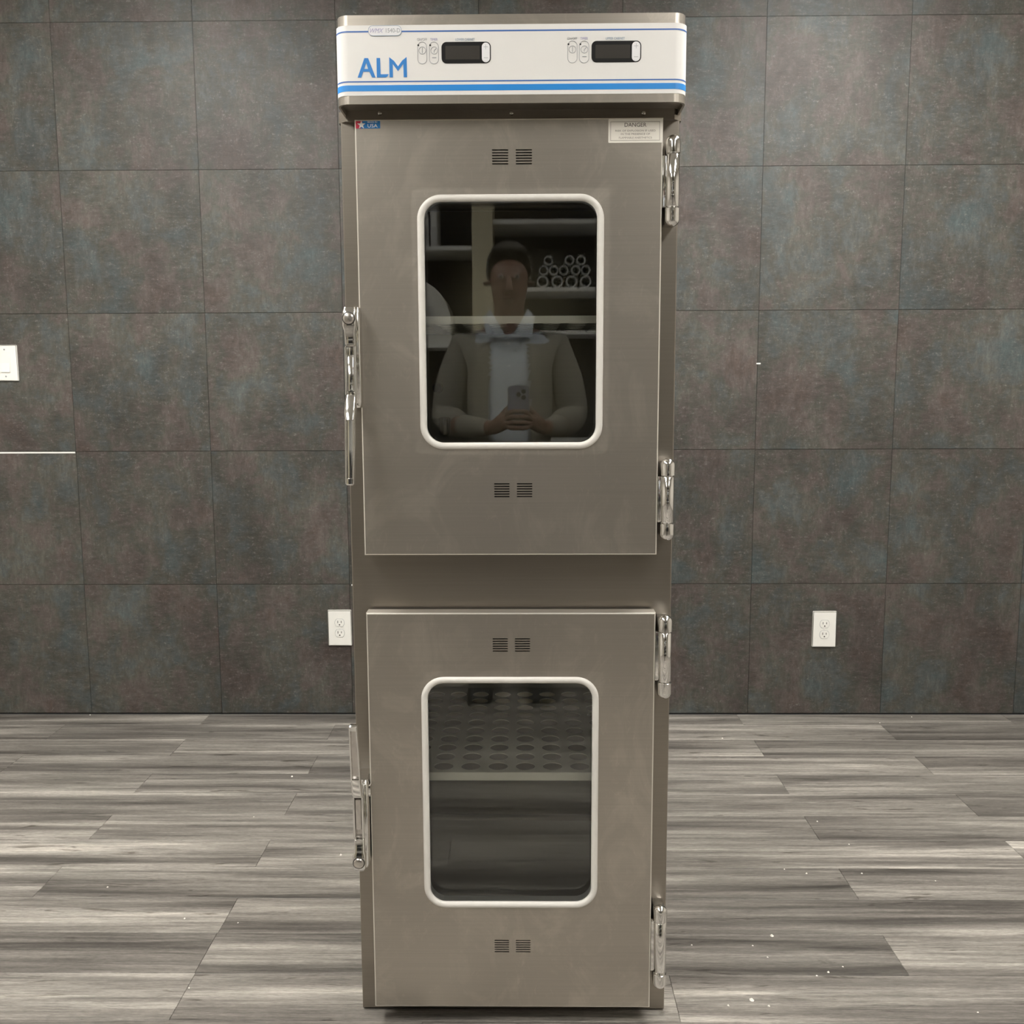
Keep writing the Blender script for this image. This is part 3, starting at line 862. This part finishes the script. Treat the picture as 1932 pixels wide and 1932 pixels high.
def controls(dx, dy, cap):
    X = lambda x: x + dx
    Y = lambda y: y + dy
    cap_ring('button_outline', X(787.5), X(805.8), Y(79), Y(121), 'greyprint', 0.0006)
    cap_ring('button_outline', X(809.5), X(828.0), Y(79), Y(121), 'greyprint', 0.0006)
    for cx_, kind in ((796.8, 0), (819.3, 1)):
        x, z = hp(X(cx_), Y(95.3))
        plate('button_symbol', K(x, z, 0.0060), [K(x, z, 0.0054)], yP - 0.0005, yP + 0.0004, 'greyprint', hood, O)
        if kind == 0:
            plate('button_symbol', R(x - 0.0004, x + 0.0004, z - 0.0042, z + 0.0042), [], yP - 0.0005, yP + 0.0004, 'greyprint', hood, O)
        else:
            plate('button_symbol', Poly([(x - 0.0006, z - 0.0034), (x + 0.0002, z - 0.0034), (x + 0.0004, z - 0.0006), (x + 0.0034, z + 0.0030), (x + 0.0027, z + 0.0034), (x - 0.0006, z - 0.0002)]), [], yP - 0.0005, yP + 0.0004, 'greyprint', hood, O)
            x2, z2 = hp(X(819.3), Y(108.8))
            plate('button_symbol', R(x2 - 0.0034, x2 + 0.0034, z2 - 0.0005, z2 + 0.0005), [], yP - 0.0005, yP + 0.0004, 'greyprint', hood, O)
        xl, zl = hp(X(cx_ - 7.6), Y(85.5))
        lathe('indicator_lamp', [(0.0015, 0.0004), (0.0015, -0.0005), (0.0008, -0.0010), (0.0, -0.0011)], (xl, yP, zl), 'display', hood, O, axis='y', n=12)
    # display
    (x0, z1), (x1, z0) = hp(X(832.8), Y(79.5)), hp(X(926.2), Y(119.3))
    pts = rrect(x0, x1, z0, z1, 0.0082, 6)
    plate('display_bezel', Poly(pts), [], yP - 0.0004, yP + 0.0004, 'display', hood, O)
    plate('display_screen', R(x0 + 0.0065, x1 - 0.0185, z0 + 0.0062, z1 - 0.0062, 0.001), [], yP - 0.0006, yP, 'screen', hood, O)
    (bx0, bz1), (bx1, bz0) = hp(X(909), Y(80.7)), hp(X(924.3), Y(117.8))
    plate('plus_minus_button', R(bx0, bx1, bz0, bz1, (bx1 - bx0) / 2), [], yP - 0.0012, yP, 'button', hood, O, 0.0004)
    bc = (bx0 + bx1) / 2
    zp, zm = hp(X(916.6), Y(89.0))[1], hp(X(916.6), Y(109.6))[1]
    plate('button_symbol', Poly([(bc - 0.0036, zp - 0.0003), (bc - 0.0003, zp - 0.0003), (bc - 0.0003, zp - 0.0038), (bc + 0.0003, zp - 0.0038), (bc + 0.0003, zp - 0.0003), (bc + 0.0036, zp - 0.0003), (bc + 0.0036, zp + 0.0003), (bc + 0.0003, zp + 0.0003), (bc + 0.0003, zp + 0.0038), (bc - 0.0003, zp + 0.0038), (bc - 0.0003, zp + 0.0003), (bc - 0.0036, zp + 0.0003)]), [], yP - 0.0014, yP - 0.0010, 'greyprint', hood, O)
    plate('button_symbol', R(bc - 0.0036, bc + 0.0036, zm - 0.0003, zm + 0.0003), [], yP - 0.0014, yP - 0.0010, 'greyprint', hood, O)
    for s_, px, wd, mt in (('ON/OFF', 796.3, 0.0165, 'greyprint'), ('TIMER', 818.8, 0.0124, 'violetprint'), (cap, 877.5, 0.0318, 'tealprint')):
        x, z = hp(X(px), Y(76.8))
        text('caption_lettering', s_, x, z, 0.0038, yP, mt, hood, O, width=wd, align='CENTER')
controls(0, 0, 'LOWER CABINET')
controls(283.3, -2.0, 'UPPER CABINET')

# ================================================================== WALL PLATES
def wall_outlet(x, z, lab):
    t = thing('wall_outlet', (x, RY1, z), lab, 'outlet', 'white duplex outlets')
    plate('cover_plate', R(-0.0445, 0.0445, -0.0685, 0.0685, 0.003, 4), [], -0.0065, -0.0003, 'plate', t, chamfer=0.003)
    lathe('plate_screw', [(0.0032, 0), (0.0032, -0.0008), (0.0018, -0.0014), (0, -0.0015)], (0, -0.0065, 0), 'plate', t, axis='y', n=12)
    for s in (1, -1):
        zc = 0.0200 * s
        pts = []
        for i in range(40):
            a = 2 * PI * i / 40
            pts.append((0.0173 * math.cos(a), zc + max(-0.0142, min(0.0142, 0.0173 * math.sin(a)))))
        rc = plate('receptacle', Poly(pts), [], -0.0082, -0.0060, 'plate', t)
        pts2 = [(p_[0] * 1.07, zc + (p_[1] - zc) * 1.07) for p_ in pts]
        plate('receptacle_gap', Poly(pts2), [], -0.0067, -0.0061, 'greyprint', rc)
        for sx, hh in ((-1, 0.0046), (1, 0.0038)):
            box('contact_slot', 0.0065 * sx - 0.0011, 0.0065 * sx + 0.0011, -0.0085, -0.0080, zc + 0.0035 - hh, zc + 0.0035 + hh, 'slot', rc)
        lathe('ground_hole', [(0.0026, 0.0004), (0.0026, -0.0004), (0.0, -0.0004)], (0, -0.0082, zc - 0.0075), 'slot', rc, axis='y', n=12)
    return t
p = at(641.5, 1184, RY1)
wall_outlet(p.x, p.z, 'white duplex wall outlet half hidden beside the left edge of the cabinet')
p = at(1554.5, 1186.5, RY1)
wall_outlet(p.x, p.z, 'white duplex wall outlet alone on the tiles right of the cabinet')
p = at(11.5, 685, RY1)
t = thing('light_switch', (p.x, RY1, p.z), 'white rocker light switch on the tiled wall at the left edge', 'light switch')
plate('cover_plate', R(-0.0445, 0.0445, -0.0650, 0.0650, 0.003, 4), [R(-0.0170, 0.0170, -0.0340, 0.0340)], -0.0065, -0.0003, 'plate', t, chamfer=0.003)
bm = bmesh.new()
v = [bm.verts.new(q) for q in ((-0.0162, -0.0050, -0.0332), (0.0162, -0.0050, -0.0332), (0.0162, -0.0050, 0.0332), (-0.0162, -0.0050, 0.0332), (-0.0162, -0.0100, -0.0332), (0.0162, -0.0100, -0.0332), (0.0162, -0.0068, 0.0), (-0.0162, -0.0068, 0.0), (0.0162, -0.0072, 0.0332), (-0.0162, -0.0072, 0.0332))]
for q in ((4, 5, 6, 7), (7, 6, 8, 9), (0, 1, 5, 4), (2, 3, 9, 8), (0, 4, 7, 9, 3), (1, 2, 8, 6, 5), (0, 3, 2, 1)):
    bm.faces.new([v[i] for i in q])
link('rocker', mesh_from(bm, 'rocker'), 'plate', t)
plate('rocker_gap', R(-0.0172, 0.0172, -0.0342, 0.0342), [], -0.0048, -0.0005, 'greyprint', t)
for z in (0.0485, -0.0485):
    lathe('plate_screw', [(0.003, 0), (0.003, -0.0008), (0.0016, -0.0014), (0, -0.0015)], (0, -0.0065, z), 'greyprint', t, axis='y', n=12)

# ================================================================== CRUMBS ON THE FLOOR
bm = bmesh.new()
def on_floor(x, y):
    d = CM @ Vector(((x - 966) / FPX, 1, -(y - 966) / FPX))
    t_ = -CAM_H / d.z
    return t_ * d.x, t_ * d.y
spots = [(643, 1613, 4), (203, 1674, 3), (348, 1733, 2.5), (449, 1741, 2), (357, 1864, 2), (1456, 1766, 5), (1305, 1783, 2), (1420, 1784, 2), (1448, 1806, 2), (1563, 1834, 3), (1541, 1841, 2), (1590, 1824, 2), (1418, 1887, 5), (1374, 1897, 3), (1451, 1898, 3), (1626, 1648, 2.5), (1765, 1662, 2), (1542, 1550, 3), (1602, 1593, 2), (1363, 1393, 3), (1660, 1364, 2.5), (1720, 1353, 3), (1522, 1648, 3), (551, 1465, 4), (170, 1349, 3), (1845, 1910, 2), (479, 1541, 1.5), (1480, 1640, 2)]
for x, y, s in spots:
    fx, fy = on_floor(x, y)
    r = s * 0.0011
    q = []
    for i in range(6):
        a = 2 * PI * i / 6
        k = r * random.uniform(0.6, 1.2)
        q.append((fx + k * math.cos(a), fy + k * math.sin(a)))
    lo = [bm.verts.new((px, py, 0.0)) for px, py in q]
    tp = bm.verts.new((fx, fy, r * 0.9))
    for i in range(6):
        bm.faces.new((lo[i], lo[(i + 1) % 6], tp))
    bm.faces.new(lo)
o = link('crumbs', mesh_from(bm, 'crumbs'), 'crumb')
tag(o, 'white crumbs and specks scattered over the grey plank floor', 'debris', kind='stuff')

# ================================================================== BEHIND THE CAMERA (mirrored in the upper window)
def mirrored(x, y, Y):
    """real point at depth Y (behind the camera) whose mirror image in the door glass shows at pixel x, y"""
    G = DY + 0.003
    q = at(x, y, 2 * G - Y)
    return Vector((q.x, Y, q.z))

RKY = -1.75     # front of the storage rack
rx0, rx1 = -1.5, 1.5
rack = thing('storage_rack', (0, RKY - 0.25, 0), 'beige storage rack with white shelves behind the photographer', 'storage rack')
RO = Vector(rack.location)
box('back_panel', rx0, rx1, RKY - 0.45, RKY - 0.43, 0.0, 2.7, 'rack_dark', rack, O=RO)
pm = mirrored(910, 500, RKY)
for xp in (rx0 + 0.06, pm.x, rx1 - 0.06):
    box('post', xp - 0.055, xp + 0.055, RKY - 0.43, RKY + 0.02, 0.0, 2.7, 'rack_beige', rack, 0.004, O=RO)
xl0, xl1 = rx0 + 0.115, pm.x - 0.055
xr0, xr1 = pm.x + 0.055, rx1 - 0.115
zl = [mirrored(840, y, RKY).z for y in (463, 648)] + [0.85, 0.35]
zr = [mirrored(1050, y, RKY).z for y in (412, 541, 623)] + [0.95, 0.4]
for z in zl:
    box('rack_shelf', xl0, xl1, RKY - 0.42, RKY, z - 0.022, z, 'shelf_white', rack, 0.002, O=RO)
for z in zr:
    box('rack_shelf', xr0, xr1, RKY - 0.42, RKY, z - 0.022, z, 'shelf_white', rack, 0.002, O=RO)
# binders, white machine, tubes
for i, (xx, tilt, lab) in enumerate(((-0.565, 0.0, 'grey binder standing leftmost on the top left rack shelf'), (-0.520, 0.0, 'grey binder in the middle of three on the top left rack shelf'), (-0.475, 0.0, 'grey binder nearest the post on the top left rack shelf'))):
    t = thing('binder', (xx, RKY - 0.12, zl[0]), lab, 'binder', 'binders on the rack')
    link('cover', box_mesh('cover', -0.018, 0.018, -0.11, 0.11, 0.0, 0.26 - 0.02 * i, 0.003), 'binder', t)
    link('spine_label', box_mesh('spine_label', -0.012, 0.012, 0.1085, 0.1112, 0.10, 0.17), 'white', t)
zc0 = zl[1]
t = thing('bench_machine', (-0.56, RKY - 0.2, zc0), 'white rounded bench machine on the lower left rack shelf', 'machine')
pts = [(-0.20, 0.0), (0.17, 0.0), (0.17, 0.10)]
for i in range(9):
    a = PI / 2 * i / 8
    pts.append((-0.03 + 0.20 * math.cos(a), 0.10 + 0.24 * math.sin(a)))
pts += [(-0.20, 0.34)]
plate('housing', Poly(pts), [], 0.18, -0.16, 'machine', t)
box('display', -0.16, -0.06, 0.178, 0.184, 0.16, 0.26, 'machine_dark', t, 0.002)
box('keypad', -0.03, 0.08, 0.178, 0.184, 0.12, 0.20, 'binder', t, 0.002)
ztu = zr[1]
k = 0
tubes = [(1024, 0), (1052, 0), (1079, 0), (1106, 0), (1026, 1), (1045, 1), (1064, 1), (1087, 1), (1106, 1), (1035, 2), (1075, 2), (1097, 2)]
names = ('bottom', 'middle', 'top')
order = ('first', 'second', 'third', 'fourth', 'fifth')
rowz = (0.0315, 0.0905, 0.1425)
seen = {}
for x_, row in tubes:
    k = seen.get(row, 0)
    seen[row] = k + 1
    xx = mirrored(x_, 520, RKY).x
    t = thing('plastic_tube', (xx, RKY - 0.17, ztu + rowz[row]), 'grey tube lying end-on, %s from left in the %s row of the rack pile' % (order[k], names[row]), 'tube', 'plastic tubes piled on the rack')
    r = 0.0312 if row == 0 else 0.0256
    bm = bmesh.new()
    n = 20
    def ring(rr, y):
        return [bm.verts.new((rr * math.cos(2 * PI * i / n), y, rr * math.sin(2 * PI * i / n))) for i in range(n)]
    rings = [ring(r, 0.15), ring(r, -0.15), ring(r * 0.72, -0.15), ring(r * 0.72, 0.15)]
    for q in range(4):
        a_, c_ = rings[q], rings[(q + 1) % 4]
        for i in range(n):
            bm.faces.new((a_[i], a_[(i + 1) % n], c_[(i + 1) % n], c_[i]))
    link('tube_wall', mesh_from(bm, 'tube_wall', 40), 'tube', t)

# ------------------------------------------------------------------ the photographer
PX, PY = -0.055, -0.36
def skin_obj(name, joints, edges, root, sub=2):
    me = bpy.data.meshes.new(name)
    keys = list(joints)
    idx = {k_: i for i, k_ in enumerate(keys)}
    me.from_pydata([joints[k_][0] for k_ in keys], [(idx[a], idx[b_]) for a, b_ in edges], [])
    ob = bpy.data.objects.new(name, me)
    C.objects.link(ob)
    ob.modifiers.new('skin', 'SKIN').use_smooth_shade = True
    sv = me.skin_vertices[0].data
    for i, k_ in enumerate(keys):
        rr = joints[k_][1]
        sv[i].radius = rr if isinstance(rr, tuple) else (rr, rr)
        sv[i].use_root = (k_ == root)
    s_ = ob.modifiers.new('sub', 'SUBSURF')
    s_.levels = sub
    s_.render_levels = sub
    dg = bpy.context.evaluated_depsgraph_get()
    me2 = bpy.data.meshes.new_from_object(ob.evaluated_get(dg))
    me2.name = name
    bpy.data.objects.remove(ob, do_unlink=True)
    me2.materials.clear()
    return me2

def hand(J, E, s, wrist, palm_dir, side):
    """wrist -> palm -> five fingers that close on the phone edge"""
    w_ = Vector(wrist)
    c_ = w_ + Vector(palm_dir) * 0.055
    J['palm%s' % side] = (c_, (0.032, 0.018))
    E.append(('wrist%s' % side, 'palm%s' % side))
    k = w_ + Vector(palm_dir) * 0.095
    for i in range(4):
        off = Vector((0, 0.018, 0.030 - 0.020 * i))
        a = k + off
        L = (0.040, 0.045, 0.042, 0.034)[i]
        b_ = a + Vector((-s * L * 0.75, 0.018, 0.0))
        d_ = b_ + Vector((-s * L * 0.55, -0.004, 0.002))
        J['k%d%s' % (i, side)] = (a, 0.0098)
        J['m%d%s' % (i, side)] = (b_, 0.0088)
        J['t%d%s' % (i, side)] = (d_, 0.0076)
        E.extend([('palm%s' % side, 'k%d%s' % (i, side)), ('k%d%s' % (i, side), 'm%d%s' % (i, side)), ('m%d%s' % (i, side), 't%d%s' % (i, side))])
    a = w_ + Vector(palm_dir) * 0.045 + Vector((0, -0.016, 0.030))
    b_ = a + Vector((-s * 0.022, -0.012, 0.026))
    d_ = b_ + Vector((-s * 0.026, 0.002, 0.020))
    J['th0' + side] = (a, 0.0125)
    J['th1' + side] = (b_, 0.0105)
    J['th2' + side] = (d_, 0.0088)
    E.extend([('palm' + side, 'th0' + side), ('th0' + side, 'th1' + side), ('th1' + side, 'th2' + side)])

J, E = {}, []
def add(n_, p_, r_, par=None):
    J[n_] = (Vector(p_), r_)
    if par:
        E.append((par, n_))
add('pelvis', (PX, PY, 0.93), (0.165, 0.115))
add('waist', (PX, PY + 0.01, 1.08), (0.155, 0.115), 'pelvis')
add('chest', (PX, PY, 1.27), (0.170, 0.120), 'waist')
add('upper', (PX, PY - 0.01, 1.40), (0.150, 0.095), 'chest')
add('neck', (PX, PY, 1.475), (0.058, 0.060), 'upper')
add('jaw', (PX, PY + 0.030, 1.550), (0.061, 0.078), 'neck')
add('face', (PX, PY + 0.030, 1.635), (0.084, 0.098), 'jaw')
add('crown', (PX, PY + 0.012, 1.725), (0.078, 0.092), 'face')
for s, side in ((-1, 'L'), (1, 'R')):
    add('sh' + side, (PX + s * 0.175, PY - 0.01, 1.385), 0.062, 'upper')
    add('arm' + side, (PX + s * 0.225, PY + 0.00, 1.27), 0.050, 'sh' + side)
    add('elb' + side, (PX + s * 0.255, PY + 0.02, 1.115), 0.042, 'arm' + side)
    add('fore' + side, (PX + s * 0.19, PY + 0.16, 1.090), 0.038, 'elb' + side)
    wr = (0.0 + s * 0.095 - 0.018, -0.075, 1.085)
    add('wrist' + side, wr, (0.028, 0.024), 'fore' + side)
    hand(J, E, s, wr, Vector((-s * 0.62, 0.55, 0.30)).normalized(), side)
    add('hip' + side, (PX + s * 0.095, PY, 0.86), 0.092, 'pelvis')
    add('knee' + side, (PX + s * 0.105, PY + 0.02, 0.48), 0.060, 'hip' + side)
    add('ank' + side, (PX + s * 0.115, PY - 0.02, 0.09), 0.042, 'knee' + side)
    add('toe' + side, (PX + s * 0.125, PY + 0.15, 0.035), (0.038, 0.028), 'ank' + side)
me = skin_obj('person', J, E, 'pelvis', 2)
person = link('person', me, 'skin')
tag(person, 'person in grey cardigan and pale shirt taking the photo with a phone', 'person')
# face: nose, ears, eyes, mouth
fy = PY + 0.030 + 0.092
for s in (-1, 1):
    lathe('ear', [(0.004, -0.008), (0.020, -0.006), (0.026, 0.0), (0.018, 0.007), (0.004, 0.008)], (PX + s * 0.078, PY + 0.02, 1.635), 'skin', person, n=14, sy=1.0).scale = (1, 1, 1)
    lathe('eye', [(0.0, -0.011), (0.008, -0.008), (0.011, 0.0), (0.008, 0.008), (0.0, 0.011)], (PX + s * 0.031, fy - 0.012, 1.650), 'eye', person, n=14)
    lathe('iris', [(0.0055, 0.0), (0.0050, 0.0015), (0.0, 0.002)], (PX + s * 0.031, fy - 0.002, 1.650), 'lens', person, axis='y', n=12)
loft('nose', [(1.596, PX - 0.017, PX + 0.017, fy - 0.02, fy + 0.018), (1.612, PX - 0.015, PX + 0.015, fy - 0.02, fy + 0.022), (1.655, PX - 0.008, PX + 0.008, fy - 0.02, fy + 0.004)], 'skin', person, r=0.006)
loft('mouth', [(1.566, PX - 0.020, PX + 0.020, fy - 0.04, fy - 0.008), (1.572, PX - 0.026, PX + 0.026, fy - 0.04, fy - 0.004), (1.578, PX - 0.020, PX + 0.020, fy - 0.04, fy - 0.007)], 'skin', person, r=0.003)
# hair cap
bm = bmesh.new()
bmesh.ops.create_uvsphere(bm, u_segments=28, v_segments=18, radius=1.0)
kill = []
for v in bm.verts:
    x, y, z = v.co
    if z < -0.45 or (y > 0.30 and z < 0.62) or (abs(x) > 0.75 and y > 0.0 and z < 0.2):
        kill.append(v)
bmesh.ops.delete(bm, geom=kill, context='VERTS')
for v in bm.verts:
    v.co = Vector((PX + v.co.x * 0.094, PY + 0.012 + v.co.y * 0.114, 1.690 + v.co.z * 0.108))
ext = bmesh.ops.extrude_face_region(bm, geom=list(bm.faces))
for v in [g for g in ext['geom'] if isinstance(g, bmesh.types.BMVert)]:
    v.co = Vector((PX, PY + 0.012, 1.66)) + (v.co - Vector((PX, PY + 0.012, 1.66))) * 0.9
link('hair', mesh_from(bm, 'hair', 60), 'hair', person)

# clothes grown on the same pose
def sub_skin(name, keys, grow, mat, root, cut=None, extra=None, sub=2):
    JJ, EE = {}, []
    for k_ in keys:
        p_, r = J[k_]
        r = r if isinstance(r, tuple) else (r, r)
        JJ[k_] = (p_, (r[0] + grow, r[1] + grow))
    for a_, b_ in E:
        if a_ in JJ and b_ in JJ:
            EE.append((a_, b_))
    if extra:
        for n_, p_, r, par in extra:
            JJ[n_] = (Vector(p_), r)
            EE.append((par, n_))
    me_ = skin_obj(name, JJ, EE, root, sub)
    if cut:
        bm_ = bmesh.new()
        bm_.from_mesh(me_)
        bmesh.ops.delete(bm_, geom=[f for f in bm_.faces if cut(f.calc_center_median())], context='FACES')
        bm_.to_mesh(me_)
        bm_.free()
    return link(name, me_, mat, person)
sub_skin('shirt', ['pelvis', 'waist', 'chest', 'upper', 'shL', 'shR', 'armL', 'armR'], 0.010, 'shirt', 'pelvis', cut=lambda c_: c_.z < 0.86 or abs(c_.x - PX) > 0.150, extra=[('neckbase', (PX, PY, 1.455), (0.078, 0.076), 'upper')])
for s in (-1, 1):
    plate('collar', Poly([(PX + s * 0.010, 1.425), (PX + s * 0.085, 1.425), (PX + s * 0.100, 1.500), (PX + s * 0.072, 1.530)]), [], PY + 0.112, PY + 0.085, 'shirt', person)
for i in range(4):
    lathe('shirt_button', [(0.0055, 0.0), (0.0055, 0.003), (0.003, 0.0045), (0.0, 0.0047)], (PX, PY + 0.127, 1.40 - i * 0.085), 'white', person, axis='y', n=12)
sub_skin('cardigan', ['pelvis', 'waist', 'chest', 'upper', 'shL', 'armL', 'elbL', 'foreL', 'shR', 'armR', 'elbR', 'foreR'], 0.022, 'knit', 'pelvis',
         cut=lambda c_: (c_.y > PY + 0.03 and abs(c_.x - PX) < 0.070 + 0.04 * (1.45 - c_.z)) or (c_.z > 1.46), sub=4)
for s, side in ((-1, 'L'), (1, 'R')):
    w_ = Vector(J['wrist' + side][0]); f2 = Vector(J['fore' + side][0])
    d_ = (f2 - w_).normalized()
    me_ = skin_obj('cuff', {'a': (w_ + d_ * 0.015, 0.034), 'b': (w_ + d_ * 0.055, 0.037), 'c': (f2 + d_ * 0.01, 0.054)}, [('a', 'b'), ('b', 'c')], 'a', 2)
    link('cuff', me_, 'knit', person)
sub_skin('trousers', ['pelvis', 'hipL', 'kneeL', 'ankL', 'hipR', 'kneeR', 'ankR'], 0.016, 'trousers', 'pelvis', cut=lambda c_: c_.z > 0.98)
for s in (-1, 1):
    loft('shoe', [(0.0, PX + s * 0.12 - 0.048, PX + s * 0.12 + 0.048, PY - 0.09, PY + 0.21), (0.03, PX + s * 0.12 - 0.050, PX + s * 0.12 + 0.050, PY - 0.09, PY + 0.21), (0.075, PX + s * 0.12 - 0.046, PX + s * 0.12 + 0.046, PY - 0.085, PY + 0.15), (0.10, PX + s * 0.12 - 0.045, PX + s * 0.12 + 0.045, PY - 0.08, PY + 0.05)], 'shoe', person, r=0.035, n=6)

# phone in the hands; its lens is where the picture was taken from
t = thing('phone', (-0.018, -0.022, CAM_H - 0.130), 'phone with pale rim held up in front of the chest', 'phone')
plate('case', R(-0.0385, 0.0385, 0.0, 0.150, 0.011), [], 0.004, -0.004, 'phone', t, chamfer=0.0015)
plate('rim', R(-0.0400, 0.0400, -0.0015, 0.1515, 0.0125), [R(-0.0386, 0.0386, -0.0001, 0.1501, 0.0111)], 0.0048, -0.0042, 'phone_rim', t)
plate('screen', R(-0.0365, 0.0365, 0.003, 0.147, 0.009), [], -0.0046, -0.004, 'display', t)
for lx_, lz_ in ((0.018, 0.130), (0.018, 0.108), (0.0, 0.119)):
    lathe('lens', [(0.0080, 0.003), (0.0080, 0.0062), (0.0062, 0.0066), (0.0, 0.0060)], (lx_, 0, lz_), 'lens', t, axis='y', n=18)
